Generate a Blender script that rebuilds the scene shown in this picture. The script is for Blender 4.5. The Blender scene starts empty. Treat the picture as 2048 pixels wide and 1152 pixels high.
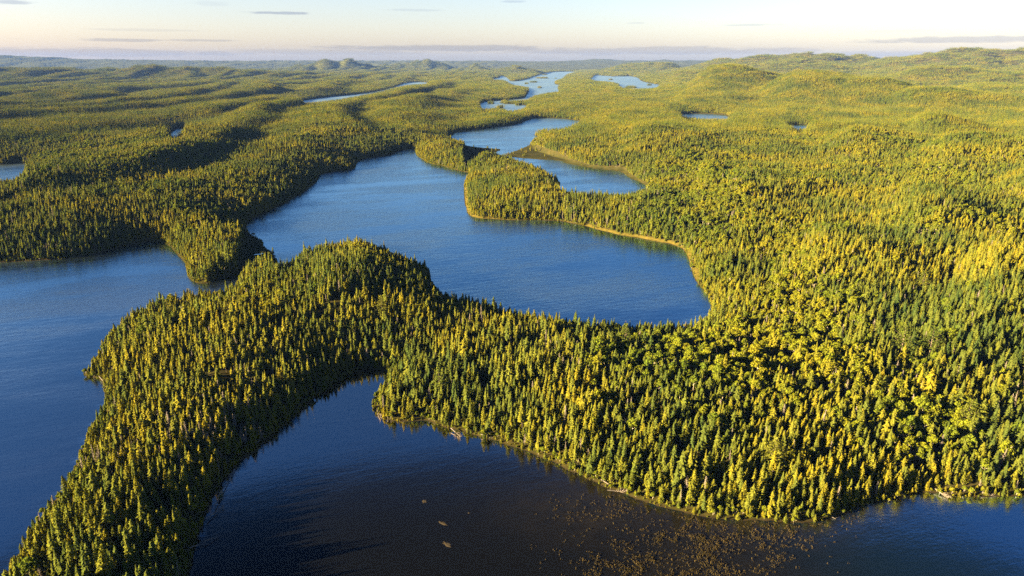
import bpy, math, random
import numpy as np
from mathutils import Vector

R = math.radians
scene = bpy.context.scene
COL = scene.collection
random.seed(7)
RNG = np.random.default_rng(11)

# ------------------------------------------------------------------ camera, sky, sun, exposure
H = 130.0                      # camera height above the water, metres
F = 2048 * 24.0 / 36.0         # focal length in photograph pixels
YH = 124.0                     # eye level row in the photograph
PITCH = math.atan((576 - YH) / F)
cam_d = bpy.data.cameras.new('camera')
cam_d.lens = 24.0
cam_d.sensor_width = 36.0
cam_d.clip_start = 1.0
cam_d.clip_end = 80000.0
cam = bpy.data.objects.new('camera', cam_d)
COL.objects.link(cam)
cam.location = (0, 0, H)
cam.rotation_euler = (R(90) - PITCH, 0, 0)
scene.camera = cam

SUN_EL = 13.0
SUN_AZ = R(180 + 17)           # maths angle of the direction towards the sun (x axis = 0)
to_sun = Vector((math.cos(SUN_AZ) * math.cos(R(SUN_EL)), math.sin(SUN_AZ) * math.cos(R(SUN_EL)), math.sin(R(SUN_EL))))
sun_d = bpy.data.lights.new('sun', 'SUN')
sun_d.energy = 5.0
sun_d.angle = R(0.55)
sun_d.color = (1.0, 0.73, 0.36)
sun = bpy.data.objects.new('sun', sun_d)
COL.objects.link(sun)
sun.rotation_euler = to_sun.to_track_quat('Z', 'Y').to_euler()

scene.view_settings.view_transform = 'Standard'
scene.view_settings.look = 'None'
scene.view_settings.gamma = 1.0
scene.view_settings.use_curve_mapping = False
scene.view_settings.exposure = 3.15

scene.render.engine = 'CYCLES'
cy = scene.cycles
cy.max_bounces = 5
cy.diffuse_bounces = 2
cy.glossy_bounces = 2
cy.transmission_bounces = 2
cy.volume_bounces = 0
cy.transparent_max_bounces = 6
cy.caustics_reflective = False
cy.caustics_refractive = False
cy.use_denoising = False
cy.use_adaptive_sampling = False
cy.denoising_prefilter = 'ACCURATE'

world = bpy.data.worlds.new('World')
scene.world = world
world.use_nodes = True
wt = world.node_tree
wt.nodes.clear()


class NT:
    """small helper to wire node trees"""
    def __init__(self, tree):
        self.t = tree

    def n(self, kind, **kw):
        nd = self.t.nodes.new(kind)
        for k, v in kw.items():
            setattr(nd, k, v)
        return nd

    def link(self, a, b):
        self.t.links.new(a, b)

    def put(self, sock, v):
        if hasattr(v, 'is_output'):
            self.link(v, sock)
        else:
            sock.default_value = v

    def m(self, op, a, b=None, c=None, clamp=False):
        nd = self.n('ShaderNodeMath', operation=op, use_clamp=clamp)
        self.put(nd.inputs[0], a)
        if b is not None:
            self.put(nd.inputs[1], b)
        if c is not None:
            self.put(nd.inputs[2], c)
        return nd.outputs[0]

    def mix(self, f, a, b, mode='MIX'):
        nd = self.n('ShaderNodeMix', data_type='RGBA', blend_type=mode)
        self.put(nd.inputs[0], f)
        self.put(nd.inputs[6], a)
        self.put(nd.inputs[7], b)
        return nd.outputs[2]

    def ramp(self, f, stops, interp='LINEAR'):
        nd = self.n('ShaderNodeValToRGB')
        nd.color_ramp.interpolation = interp
        e = nd.color_ramp.elements
        while len(e) < len(stops):
            e.new(0.5)
        for q, (p, c) in zip(e, stops):
            q.position = p
            q.color = c if len(c) == 4 else (*c, 1)
        self.put(nd.inputs[0], f)
        return nd.outputs[0]

    def rng(self, v, a, b, c=0.0, d=1.0, smooth=True):
        nd = self.n('ShaderNodeMapRange', interpolation_type='SMOOTHSTEP' if smooth else 'LINEAR')
        self.put(nd.inputs['Value'], v)
        for k, q in zip(('From Min', 'From Max', 'To Min', 'To Max'), (a, b, c, d)):
            self.put(nd.inputs[k], q)
        return nd.outputs[0]

    def noise(self, vec, scale, detail=3.0, rough=0.55, out=0):
        nd = self.n('ShaderNodeTexNoise')
        if vec is not None:
            self.link(vec, nd.inputs['Vector'])
        nd.inputs['Scale'].default_value = scale
        nd.inputs['Detail'].default_value = detail
        nd.inputs['Roughness'].default_value = rough
        return nd.outputs[out]

    def xyz(self, x, y, z):
        nd = self.n('ShaderNodeCombineXYZ')
        for s, v in zip(nd.inputs, (x, y, z)):
            self.put(s, v)
        return nd.outputs[0]

    def vscale(self, v, s):
        nd = self.n('ShaderNodeVectorMath', operation='MULTIPLY')
        self.link(v, nd.inputs[0])
        nd.inputs[1].default_value = s
        return nd.outputs[0]


w = NT(wt)
sky = w.n('ShaderNodeTexSky', sky_type='NISHITA')
sky.sun_disc = False
sky.sun_elevation = R(SUN_EL)
sky.sun_rotation = math.atan2(to_sun.x, to_sun.y)
sky.altitude = 300
sky.air_density = 1.0
sky.dust_density = 1.6
sky.ozone_density = 1.6
tc = w.n('ShaderNodeTexCoord')
sp = w.n('ShaderNodeSeparateXYZ')
w.link(tc.outputs['Generated'], sp.inputs[0])
az = w.m('MULTIPLY', w.m('ARCTAN2', sp.outputs[0], sp.outputs[1]), 57.2958)      # degrees to the right of +Y
el = w.m('MULTIPLY', w.m('ARCSINE', sp.outputs[2]), 57.2958)


def az_el(px, py):
    """direction in which a photograph pixel lies"""
    d = Vector(((px - 1024) / F, 1.0, -(py - 576) / F))
    c, s = math.cos(PITCH), math.sin(PITCH)
    v = Vector((d.x, d.y * c + d.z * s, -d.y * s + d.z * c)).normalized()
    return math.degrees(math.atan2(v.x, v.y)), math.degrees(math.asin(v.z))


cvec = w.xyz(w.m('MULTIPLY', az, 0.16), w.m('MULTIPLY', el, 1.5), 0.0)
cn = w.noise(cvec, 1.0, 6.0, 0.62)
cn2 = w.noise(w.xyz(w.m('MULTIPLY', az, 0.9), w.m('MULTIPLY', el, 6.0), 3.0), 1.0, 4.0, 0.6)
cno = w.m('ADD', w.m('MULTIPLY', w.m('SUBTRACT', cn, 0.5), 3.0), w.m('MULTIPLY', w.m('SUBTRACT', cn2, 0.5), 1.6))
total = None
#          x0    x1    y   half-height  density
clouds = [(150, 420, 60, 3, 0.25), (760, 900, 20, 3, 0.3), (1700, 1900, 62, 3, 0.25), (640, 1150, 96, 8, 0.8), (950, 1700, 101, 10, 0.6), (-700, 560, 103, 12, 0.65), (400, 900, 104, 7, 0.4), (1500, 2800, 105, 9, 0.4),
          (478, 640, 26, 3.6, 0.95), (120, 330, 80, 4.5, 0.75), (330, 490, 81, 3.6, 0.6), (1660, 2200, 79, 8, 0.8),
          (1420, 1565, 50, 3, 0.45), (-60, 72, 4, 6, 0.8), (1000, 1060, 3, 3, 0.5), (370, 470, 8, 7, 0.2), (1250, 1300, 46, 2, 0.3),
          (-700, 60, 70, 8, 0.5), (2300, 2900, 40, 9, 0.6), (-900, -200, 20, 7, 0.6), (400, 900, -140, 22, 0.5), (1200, 2000, -260, 30, 0.5),
          (-200, 500, -380, 30, 0.5), (700, 1500, -650, 50, 0.5)]
for x0, x1, y, hh, dn in clouds:
    a0, e0 = az_el(x0, y)
    a1, e1 = az_el(x1, y)
    _, et = az_el((x0 + x1) / 2, y - hh)
    ac, aw, ec, eh = (a0 + a1) / 2, abs(a1 - a0) / 2, (e0 + e1) / 2, abs(et - (e0 + e1) / 2)
    u = w.m('DIVIDE', w.m('SUBTRACT', az, ac), aw)
    v = w.m('DIVIDE', w.m('SUBTRACT', el, ec), max(eh, 0.05))
    d = w.m('SQRT', w.m('ADD', w.m('MULTIPLY', u, u), w.m('MULTIPLY', v, v)))
    f = w.m('ADD', w.m('SUBTRACT', 1.0, d), w.m('MULTIPLY', cno, 0.55))
    f = w.m('MULTIPLY', w.rng(f, 0.0, 0.5), dn)
    total = f if total is None else w.m('MAXIMUM', total, f)
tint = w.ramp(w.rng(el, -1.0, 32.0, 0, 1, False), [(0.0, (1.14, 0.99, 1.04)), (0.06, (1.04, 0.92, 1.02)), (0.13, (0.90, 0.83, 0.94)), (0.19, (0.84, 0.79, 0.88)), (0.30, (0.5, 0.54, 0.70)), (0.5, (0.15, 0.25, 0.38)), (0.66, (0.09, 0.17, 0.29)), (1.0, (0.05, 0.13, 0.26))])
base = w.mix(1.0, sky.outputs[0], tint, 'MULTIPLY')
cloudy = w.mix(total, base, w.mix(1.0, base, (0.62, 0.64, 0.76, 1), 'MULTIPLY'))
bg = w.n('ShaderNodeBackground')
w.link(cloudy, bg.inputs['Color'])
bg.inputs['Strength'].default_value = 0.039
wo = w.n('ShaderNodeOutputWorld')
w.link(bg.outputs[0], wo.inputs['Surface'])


# ------------------------------------------------------------------ helpers: numbers
def unproj(px, py, z=0.0):
    """the point of the plane at height z that a photograph pixel shows"""
    dx, dz = (px - 1024) / F, -(py - 576) / F
    c, s = math.cos(PITCH), math.sin(PITCH)
    vy, vz = c + dz * s, -s + dz * c
    t = (H - z) / max(-vz, 1e-4)
    return (dx * t, vy * t)


def project(x, y, z):
    c, s = math.cos(PITCH), math.sin(PITCH)
    dz = z - H
    fwd = y * c - dz * s
    up = y * s + dz * c
    return 1024 + F * x / fwd, 576 - F * up / fwd


def hashn(ix, iy, seed):
    h = (ix.astype(np.int64) * 374761393 + iy.astype(np.int64) * 668265263 + seed * 974634777) & 0xFFFFFFFF
    h = ((h ^ (h >> 13)) * 1274126177) & 0xFFFFFFFF
    h = h ^ (h >> 16)
    return (h & 0xFFFFFF) / float(0xFFFFFF)


def vnoise(x, y, seed=0):
    ix, iy = np.floor(x), np.floor(y)
    fx, fy = x - ix, y - iy
    fx, fy = fx * fx * (3 - 2 * fx), fy * fy * (3 - 2 * fy)
    a, b = hashn(ix, iy, seed), hashn(ix + 1, iy, seed)
    c, d = hashn(ix, iy + 1, seed), hashn(ix + 1, iy + 1, seed)
    return (a + (b - a) * fx) * (1 - fy) + (c + (d - c) * fx) * fy


def fbm(x, y, seed=0, octaves=4):
    s, a, t = 0.0, 1.0, 0.0
    for k in range(octaves):
        s = s + a * vnoise(x * 2 ** k + 17.3 * k, y * 2 ** k - 9.1 * k, seed + k)
        t += a
        a *= 0.5
    return s / t


def sstep(x, a, b):
    t = np.clip((x - a) / (b - a), 0, 1)
    return t * t * (3 - 2 * t)


# ------------------------------------------------------------------ the shorelines, traced as pixels and laid on the water plane
T = 8.6          # where a waterline hides behind trees, its tree tops were traced: height of that line
WATER = {
    'bay': [(300, 1700), (335, 1450), (362, 1270), (378, 1152), (385, 1110), (400, 1060), (412, 1020), (425, 990), (440, 965), (452, 955), (470, 935), (495, 912), (520, 890), (545, 868),
            (575, 845), (600, 822), (625, 800), (650, 785), (670, 770), (695, 752), (720, 741), (745, 738), (765, 740), (782, 745), (778, 754), (772, 768), (760, 785), (750, 803), (748, 818),
            (758, 830), (775, 838), (795, 842), (820, 843), (850, 840), (868, 847), (900, 856), (930, 864), (960, 872), (1000, 884), (1040, 898), (1080, 912), (1120, 930), (1160, 948),
            (1200, 968), (1245, 985), (1290, 1003), (1330, 1015), (1380, 1028), (1430, 1036), (1480, 1039), (1540, 1042), (1590, 1044), (1640, 1040), (1690, 1030), (1705, 1018),
            (1730, 1010), (1760, 1002), (1800, 995), (1830, 985), (1870, 985), (1900, 990), (1950, 992), (2048, 992), (2250, 985), (2500, 960), (3000, 900),
            ('w', 420, -50), ('w', 300, -400), ('w', -40, -400), ('w', -70, 20)],
    'left lake': [('w', -330, -400), ('w', -190, 0), ('w', -150, 60), (-230, 1500, 8), (-100, 1270, 8), (5, 1100, 8), (40, 1030, 8), (95, 960, 8), (125, 930, 8), (145, 880, 8), (175, 820, 8),
                  (192, 788, T), (206, 771, 8), (204, 759), (188, 757), (172, 752), (166, 744), (168, 728, 5), (185, 690, 7), (205, 655, 7), (250, 620, 7), (300, 595, 7), (350, 585, 7), (385, 575, 7),
                  (430, 572, 6), (470, 560, 6), (482, 548), (462, 552), (440, 560), (420, 566), (400, 568), (385, 560), (378, 545), (375, 525), (365, 515), (350, 500), (335, 488), (310, 483), (280, 485), (250, 492),
                  (220, 500), (180, 510), (130, 517), (80, 521), (40, 523), (0, 525), (-150, 530), (-400, 540), (-900, 600), ('w', -900, 200), ('w', -900, -400)],
    'lake': [(488, 452), (500, 438), (530, 425), (560, 410), (590, 395), (615, 380), (635, 362), (640, 348), (665, 343), (690, 341), (708, 340), (713, 320), (740, 315), (780, 310),
             (800, 302), (824, 297), (828, 302), (832, 312), (854, 325), (889, 333), (907, 339), (930, 344), (945, 347), (936, 353), (931, 360), (929, 375), (930, 392), (932, 413), (937, 429),
             (950, 435), (988, 439), (1042, 441), (1095, 440), (1149, 446), (1189, 457), (1230, 468), (1270, 475), (1310, 482), (1350, 490), (1368, 500), (1378, 520), (1385, 545),
             (1390, 560), (1405, 580), (1420, 597), (1425, 612, 6), (1390, 625, T), (1330, 630, T), (1270, 632, T), (1200, 632, T), (1130, 622, T), (1070, 608, T), (1000, 592, T),
             (930, 578, T), (872, 562, T), (860, 552, 3), (858, 535), (850, 512, 9), (820, 485, 14), (770, 460, 17), (740, 447, 18), (700, 445, 18), (650, 455, 17), (600, 472, 15), (575, 490, 15),
             (556, 514, 10), (548, 512), (539, 501), (525, 494), (521, 482), (510, 474), (492, 466)],
    'upper lake': [(898, 276), (910, 264), (950, 260), (988, 255), (1023, 251), (1050, 244), (1060, 237), (1095, 236), (1122, 237), (1144, 239), (1168, 244), (1150, 248, 4), (1133, 252, 6),
                   (1133, 262), (1103, 264), (1082, 266), (1067, 269), (1071, 272), (1082, 274), (1069, 280), (1055, 291), (1036, 299), (1020, 306), (1004, 312), (1030, 315), (1058, 318),
                   (1120, 321), (1125, 326), (1157, 330), (1184, 337), (1216, 340), (1248, 344), (1257, 354), (1273, 362), (1294, 373), (1291, 381), (1257, 390), (1240, 392), (1203, 391),
                   (1149, 387), (1128, 381), (1122, 376), (1124, 360), (1116, 348, 9), (1095, 335, T), (1077, 326, T), (1055, 319, 9), (1028, 317, 5), (999, 314), (973, 313), (983, 309), (999, 303),
                   (1003, 299), (999, 297), (950, 295), (915, 287), (905, 281)],
    'long lake': [(960, 204), (998, 201), (1051, 197), (1054, 188), (1060, 180), (1056, 174, 8), (1030, 171, 8), (1016, 165, 8), (1010, 160, 8), (985, 160, 6), (985, 157.5), (998, 156), (1001, 152),
                  (1010, 153), (1018, 158), (1020, 163), (1037, 162), (1056, 158), (1068, 153), (1095, 145.5), (1112, 143.7), (1144, 143), (1154, 144), (1132, 150, 6), (1126, 158, 6), (1110, 163), (1108, 167),
                  (1120, 171), (1114, 176), (1123, 182, 8), (1095, 185, 9), (1068, 190, 9), (1058, 197, 5), (1058, 202), (1051, 204), (1022, 206), (1000, 207.5), (1022, 208), (1056, 210), (1051, 215, 8),
                  (1024, 222, 8), (1007, 217, 8), (985, 216, 8), (962, 218, 8)],
    'far lake': [(1190, 150), (1215, 152), (1242, 153), (1261, 152), (1278, 156), (1281, 162), (1303, 167), (1322, 170), (1315, 177, 6), (1266, 178, 8), (1237, 174, 8), (1238, 165, 8), (1193, 162, 8),
                 (1178, 160, 8), (1186, 154)],
    'river': [(603, 203.5), (608.6, 200.5), (648, 195), (687, 191), (720, 188), (759, 182), (780, 177), (798, 171), (812, 166), (833, 164), (859, 165), (857, 169, 6), (823, 170, 6), (790, 175, 6),
              (757, 184, 8), (720, 191, 8), (687, 197, 8), (648, 202.5, 8), (609, 207, 8)],
    'stream pool': [(344, 262), (352, 257), (369, 255), (366, 264, 3), (350, 272, 5), (336, 277, 5)],
    'side lake': [(-300, 338), (0, 330), (52, 325), (50, 337), (32, 352, 6), (0, 364, 6), (-300, 384, 6)],
    'pond': [(1357, 228), (1410, 227), (1461, 231), (1461, 241, 3), (1410, 240, 5), (1373, 237, 5)],
    'small pond': [(1572, 249.6), (1595, 249), (1618, 250), (1618, 262, 3), (1592, 260, 5)],
    'marsh creek': [(506, 508.5), (520, 505.5), (536, 504.5), (536, 507), (518, 509), (508, 511)],
}
ISLANDS = [(1090, 150, 6), (1142, 149.5, 7), (1036, 160, 5), (1222, 160, 5), (1080, 176, 5), (1300, 171, 5), (1263, 176, 13), (1086, 157, 13), (1066, 165, 9), (1054, 168, 5), (1112, 157.5, 2.5), (1144, 155, 13), (1126, 160, 5), (1010, 206, 12),
           (1038, 208, 14), (1038, 211, 7), (982, 208, 7), (1000, 217, 8), (1208, 151.5, 6), (1228, 153, 5)]
MARSH = [[(489, 467), (510, 474), (521, 482), (525, 494), (539, 499), (546, 512), (540, 528), (505, 548), (478, 552), (476, 530), (482, 500)],
         [(930, 290), (999, 296), (1004, 299), (984, 309), (973, 314), (955, 330), (932, 343), (925, 320)],
         [(1058, 288), (1085, 304), (1120, 315), (1145, 322), (1120, 323), (1058, 320), (1004, 314), (1036, 298)],
         [(1064, 266), (1100, 263), (1136, 261), (1136, 268), (1084, 275), (1066, 273)],
         [(1120, 374), (1149, 386), (1240, 391), (1297, 378), (1296, 390), (1240, 402), (1170, 404), (1125, 398), (1108, 384)],
         [(1250, 342), (1262, 352), (1300, 372), (1300, 385), (1285, 380), (1255, 358)],
         [(1120, 319), (1190, 335), (1252, 341), (1252, 347), (1190, 341), (1125, 328)]]
LAND_EDGE_SAND = [(1070, 200, 14)]


def poly(pts, smooth=2):
    out = []
    for p in pts:
        if p[0] == 'w':
            out.append((p[1], p[2]))
        else:
            out.append(unproj(p[0], p[1], p[2] if len(p) > 2 else 0.0))
    a = np.array(out, dtype=np.float64)
    for _ in range(smooth):        # corner cutting
        b = np.roll(a, -1, axis=0)
        q = np.empty((len(a) * 2, 2))
        q[0::2] = a * 0.75 + b * 0.25
        q[1::2] = a * 0.25 + b * 0.75
        a = q
    return a


def ellipse(px, py, hw):
    cx, cy_ = unproj(px, py)
    r = hw / 1440.0 * math.hypot(cx, cy_)
    k = np.linspace(0, 2 * math.pi, 18, endpoint=False)
    rr = r * (0.85 + 0.3 * RNG.random(18))
    return np.stack([cx + rr * np.cos(k), cy_ + r * 1.2 + rr * 1.3 * np.sin(k)], 1)


W_POLYS = [poly(v, 1) for v in WATER.values()]
I_POLYS = [ellipse(*v) for v in ISLANDS]
M_POLYS = [poly(v, 0) for v in MARSH]


def inside(P, x, y):
    res = np.zeros(x.shape, bool)
    x0, y0 = P[:, 0], P[:, 1]
    bb = (x >= x0.min()) & (x <= x0.max()) & (y >= y0.min()) & (y <= y0.max())
    if not bb.any():
        return res
    xs, ys = x[bb], y[bb]
    r = np.zeros(xs.shape, bool)
    n = len(P)
    for k in range(n):
        ax, ay = P[k]
        bx, by = P[(k + 1) % n]
        if ay == by:
            continue
        c = ((ay > ys) != (by > ys)) & (xs < (bx - ax) * (ys - ay) / (by - ay) + ax)
        r ^= c
    res[bb] = r
    return res


def edge_dist(polys, x, y, cap=600.0):
    """distance to the nearest polygon edge, capped"""
    d2 = np.full(x.shape, cap * cap)
    for P in polys:
        Q = np.roll(P, -1, axis=0)
        lo, hi = P.min(0) - cap, P.max(0) + cap
        sel = np.nonzero((x > lo[0]) & (x < hi[0]) & (y > lo[1]) & (y < hi[1]))[0]
        if len(sel) == 0:
            continue
        xs, ys, best = x[sel], y[sel], d2[sel]
        for k in range(len(P)):
            ax, ay = P[k]
            dx, dy = Q[k][0] - ax, Q[k][1] - ay
            L = dx * dx + dy * dy + 1e-9
            t = np.clip(((xs - ax) * dx + (ys - ay) * dy) / L, 0, 1)
            ex, ey = xs - ax - t * dx, ys - ay - t * dy
            best = np.minimum(best, ex * ex + ey * ey)
        d2[sel] = best
    return np.sqrt(d2)


def shore_sd(x, y):
    """signed distance to the waterline, positive on land"""
    wat = np.zeros(x.shape, bool)
    for P in W_POLYS:
        wat |= inside(P, x, y)
    for P in I_POLYS:
        wat &= ~inside(P, x, y)
    d = edge_dist(W_POLYS + I_POLYS, x, y)
    sd = np.where(wat, -d, d)
    r = np.hypot(x, y)
    amp = np.clip(r / 300.0, 0.6, 4.0)
    return sd + amp * 2.4 * (fbm(x / (7 * amp), y / (7 * amp), 5, 3) - 0.5) * np.exp(-d / (30 * amp))


def marsh_amount(x, y):
    m = np.zeros(x.shape)
    for P in M_POLYS:
        ins = inside(P, x, y)
        if ins.any():
            m[ins] = 1.0
    return m


def bank_amount(x, y):
    """open strip of grass, brighter and more golden, along the right-hand shore of the middle lake"""
    r = np.hypot(x, y)
    return sstep(r, 400, 440) * (1 - sstep(r, 1000, 1100)) * sstep(x, -75, -45) * (0.4 + 0.6 * sstep(fbm(x / 40, y / 40, 191, 2), 0.35, 0.55))


def at_dist(px, D):
    """the point seen in column px at ground distance D"""
    a = (px - 1024) / F * math.cos(PITCH) * 1.0
    u = (px - 1024) / 1440.0
    n = math.hypot(1, u)
    return D * u / n, D / n


#        column, distance, height, half-width px, half-depth m
HILLS = [(1435, 3250, 98, 92, 520), (1515, 3350, 66, 90, 450), (1600, 2750, 80, 130, 420), (1720, 2550, 56, 110, 300), (1850, 2350, 52, 120, 220), (1640, 1450, 22, 90, 130), (1980, 3300, 40, 90, 300), (1380, 2300, 24, 50, 160), (1450, 2350, 20, 60, 150),
         (1300, 8600, 118, 22, 500), (1330, 8300, 108, 26, 500), (1265, 8900, 90, 40, 700), (1250, 5700, 20, 60, 500), (1370, 5200, 45, 60, 500), (1400, 6100, 60, 50, 500),
         (1530, 7300, 138, 75, 800), (1630, 7400, 150, 75, 900), (1460, 7600, 112, 75, 800), (1700, 7500, 112, 80, 700), (1590, 6500, 100, 110, 900),
         (1840, 7000, 122, 90, 1200), (1935, 7000, 150, 110, 1200), (2060, 7000, 146, 120, 1200), (2250, 7000, 170, 160, 1300), (1740, 7100, 70, 60, 900),
         (1850, 4500, 84, 130, 330), (1980, 4400, 66, 110, 320), (2100, 4400, 68, 120, 330), (1750, 4900, 40, 60, 400), (2250, 4500, 80, 140, 420),
         (1200, 16500, 48, 34, 600), (1160, 16500, 22, 30, 600), (1270, 16500, 16, 40, 600), (1330, 16000, 30, 26, 600), (1740, 17000, 100, 26, 800), (1800, 17000, 62, 34, 800), (1400, 17000, 26, 60, 700),
         (648, 9000, 112, 24, 300), (695, 9000, 117, 26, 300), (670, 9200, 85, 80, 500), (850, 10500, 118, 35, 500), (800, 10500, 70, 70, 600), (952, 9500, 80, 12, 300), (1033, 8300, 100, 10, 250), (1033, 8300, 50, 40, 400),
         (300, 5600, 66, 170, 400), (460, 5400, 40, 90, 300), (120, 6200, 50, 150, 400), (-200, 5600, 80, 200, 500),
         (-100, 14500, 95, 160, 900), (150, 14500, 38, 140, 800), (350, 14500, 14, 140, 800), (-400, 14500, 120, 200, 1000), (500, 15000, 8, 200, 600),
         # rises near the camera
         (700, 395, 13, 110, 45), (620, 350, 8, 90, 40), (1000, 690, 6, 50, 50),
         (1900, 640, 16, 120, 110), (1500, 700, 12, 100, 120), (1700, 480, 10, 120, 80), (2100, 430, 14, 150, 90), (1730, 1150, 20, 90, 130), (1950, 1050, 22, 130, 140), (2200, 900, 26, 160, 150),
         (1880, 1500, 26, 60, 130), (1430, 760, 14, 35, 90), (1300, 1100, 14, 90, 160)]


AZF = 52.0
CAP = None


def build_cap():
    """terrain never rises so far that it hides a lake that the place shows from the air"""
    global CAP
    fa = np.arange(-AZF, AZF + 0.01, 0.26)
    fr_ = np.geomspace(60, 12000, 500)
    aa, rr_ = np.meshgrid(np.radians(fa), fr_)
    wet_ = (shore_sd((rr_ * np.sin(aa)).ravel(), (rr_ * np.cos(aa)).ravel()) < 0).reshape(aa.shape)
    nxt = np.full(aa.shape, 1e9)
    cur = np.full(len(fa), 1e9)
    for i in range(len(fr_) - 1, -1, -1):
        nxt[i] = cur
        cur = np.where(wet_[i], fr_[i], cur)
    inv = np.where(nxt < 1e8, 1.0 / nxt, 0.0)
    blur = np.copy(inv)
    for _ in range(30):
        blur = np.maximum(blur, 0.87 * np.maximum(np.roll(blur, 1, 1), np.roll(blur, -1, 1)))
    CAP = (fa, fr_, blur)


def cap_at(x, y):
    fa, fr_, inv = CAP
    r = np.hypot(x, y)
    ia = np.clip((np.degrees(np.arctan2(x, y)) + AZF) / 0.26, 0, len(fa) - 1.001)
    ir = np.clip(np.log(np.maximum(r, 61) / 60) / math.log(12000 / 60) * (len(fr_) - 1), 0, len(fr_) - 1.001)
    a0, r0 = ia.astype(int), ir.astype(int)
    v = inv[r0, a0] * (1 - (ia - a0)) + inv[r0, a0 + 1] * (ia - a0)
    c = H * (1 - r * v) - 9.0
    return np.where((v > 1e-6) & (y > 0), c, 1e4)


def ground_z(x, y, sd, marsh):
    r = np.hypot(x, y)
    wet = np.maximum(-4.0, sd * 0.22)
    L = 34.0
    s = 1 - np.exp(-np.maximum(sd, 0) / L)
    amp = 4.0 + 11.0 * fbm(x / 130.0, y / 170.0, 21, 2) ** 1.2
    land = 0.25 + s * amp
    away = sstep(sd, 15, 160)
    land = land + 7 * (1 - np.exp(-np.maximum(sd, 0) / 65)) * sstep(-x, 110, 230) * sstep(y, 390, 500) * (1 - sstep(y, 1500, 2500))
    # glacial ridges running away from the camera, steep on the side away from the sun
    wx = x + 210 * (fbm(x / 420, y / 900, 31, 3) - 0.5) * 2 + 0.05 * y
    left = sstep(-x, 60, 420)
    u = wx / 210.0
    saw = u - np.floor(u)
    cell = np.floor(u)
    prof = np.where(saw < 0.7, saw / 0.7, (1 - saw) / 0.3)
    prof = prof * prof * (3 - 2 * prof)
    hcell = 9 + 18 * vnoise(cell * 3.7 + 0.5 + 0 * y, y / 900.0, 41)
    land = land + left * away * prof * hcell * (0.6 + 0.4 * sstep(r, 900, 1800))
    # general relief
    land = land + away * (20 - 9 * sstep(x, 0, 400) * sstep(r, 900, 1500)) * (fbm(x / 420, y / 620, 51, 4) - 0.38) * (1 - 0.45 * left) * sstep(r, 250, 900)
    land = land + away * 9 * (fbm(x / 90, y / 130, 61, 3) - 0.5)
    land = land + away * sstep(r, 800, 1500) * 17 * (fbm(x / 150, y / 330, 65, 3) - 0.45)
    land = land + away * 12 * (fbm(x / 1500, y / 1900, 71, 4) - 0.42) * sstep(r, 2500, 6500)
    land = land + 125 * sstep(r, 11500, 15500) + 30 * (fbm(x / 2500, y / 2500, 81, 3) - 0.5) * sstep(r, 12000, 15000)
    land = np.maximum(land, 0.25 + 0.6 * s)
    hh = np.zeros(x.shape)
    for px, D, hgt, wpx, dep in HILLS:
        hgt = hgt * (1.13 if 6400 < D < 8000 else 1.05 if D > 4000 else (0.95 if D > 1800 else 1.0))
        cx, cy_ = at_dist(px, D)
        n = math.hypot(cx, cy_)
        ux, uy = cx / n, cy_ / n
        a = (x - cx) * ux + (y - cy_) * uy
        b = -(x - cx) * uy + (y - cy_) * ux
        wm = wpx / 1440.0 * D * 1.1
        wm = np.where(b > 0, wm * 0.36, wm * 1.15) if D < 6000 else wm
        q = (a / dep) ** 2 + (b / wm) ** 2
        g = hgt * np.exp(-q * 0.9)
        hh = np.maximum(hh, g) + 0.10 * np.minimum(hh, g)
    hh = hh * (0.74 + 0.54 * fbm(x / 190, y / 190, 91, 3))
    land = land + hh * sstep(sd, 5, 110)
    cap = np.maximum(cap_at(x, y), 0.3 + 2.2 * (1 - np.exp(-np.maximum(sd, 0) / 20)))
    land = np.minimum(land, cap)
    z = np.where(sd > 0, land, wet)
    z = np.where((marsh > 0) & (sd > 0), 0.12 + 0.28 * np.minimum(sd / 6.0, 1) + 0.15 * vnoise(x / 3, y / 3, 7), z)
    return z


# ------------------------------------------------------------------ helpers: meshes and materials
def make_mesh(name, verts, faces, mats=(), mat_index=None, smooth=False, attrs=None):
    """faces: list of (n,3) and (n,4) arrays"""
    me = bpy.data.meshes.new(name)
    verts = np.asarray(verts, dtype=np.float32)
    me.vertices.add(len(verts))
    me.vertices.foreach_set('co', verts.ravel())
    fl = [np.asarray(f, dtype=np.int32) for f in faces if len(f)]
    nl = sum(f.size for f in fl)
    nf = sum(len(f) for f in fl)
    if nf:
        me.loops.add(nl)
        me.loops.foreach_set('vertex_index', np.concatenate([f.ravel() for f in fl]))
        starts, tot, s = [], [], 0
        for f in fl:
            k = f.shape[1]
            starts.append(s + np.arange(len(f)) * k)
            tot.append(np.full(len(f), k))
            s += f.size
        me.polygons.add(nf)
        me.polygons.foreach_set('loop_start', np.concatenate(starts).astype(np.int32))
        try:
            me.polygons.foreach_set('loop_total', np.concatenate(tot).astype(np.int32))
        except Exception:
            pass
    for m in mats:
        me.materials.append(m)
    if nf and mat_index is not None:
        me.polygons.foreach_set('material_index', np.asarray(mat_index, dtype=np.int32))
    if nf:
        me.polygons.foreach_set('use_smooth', np.full(nf, bool(smooth)))
    if attrs:
        for k, (typ, arr) in attrs.items():
            a = me.attributes.new(k, typ, 'POINT')
            if typ == 'FLOAT_VECTOR':
                a.data.foreach_set('vector', np.asarray(arr, dtype=np.float32).ravel())
            else:
                a.data.foreach_set('value', np.asarray(arr).ravel())
    me.update(calc_edges=True)
    return me


def link(name, data, parent=None, loc=None, **props):
    o = bpy.data.objects.new(name, data)
    COL.objects.link(o)
    if parent is not None:
        o.parent = parent
    if loc is not None:
        o.location = loc
    for k, v in props.items():
        o[k] = v
    return o


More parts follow.
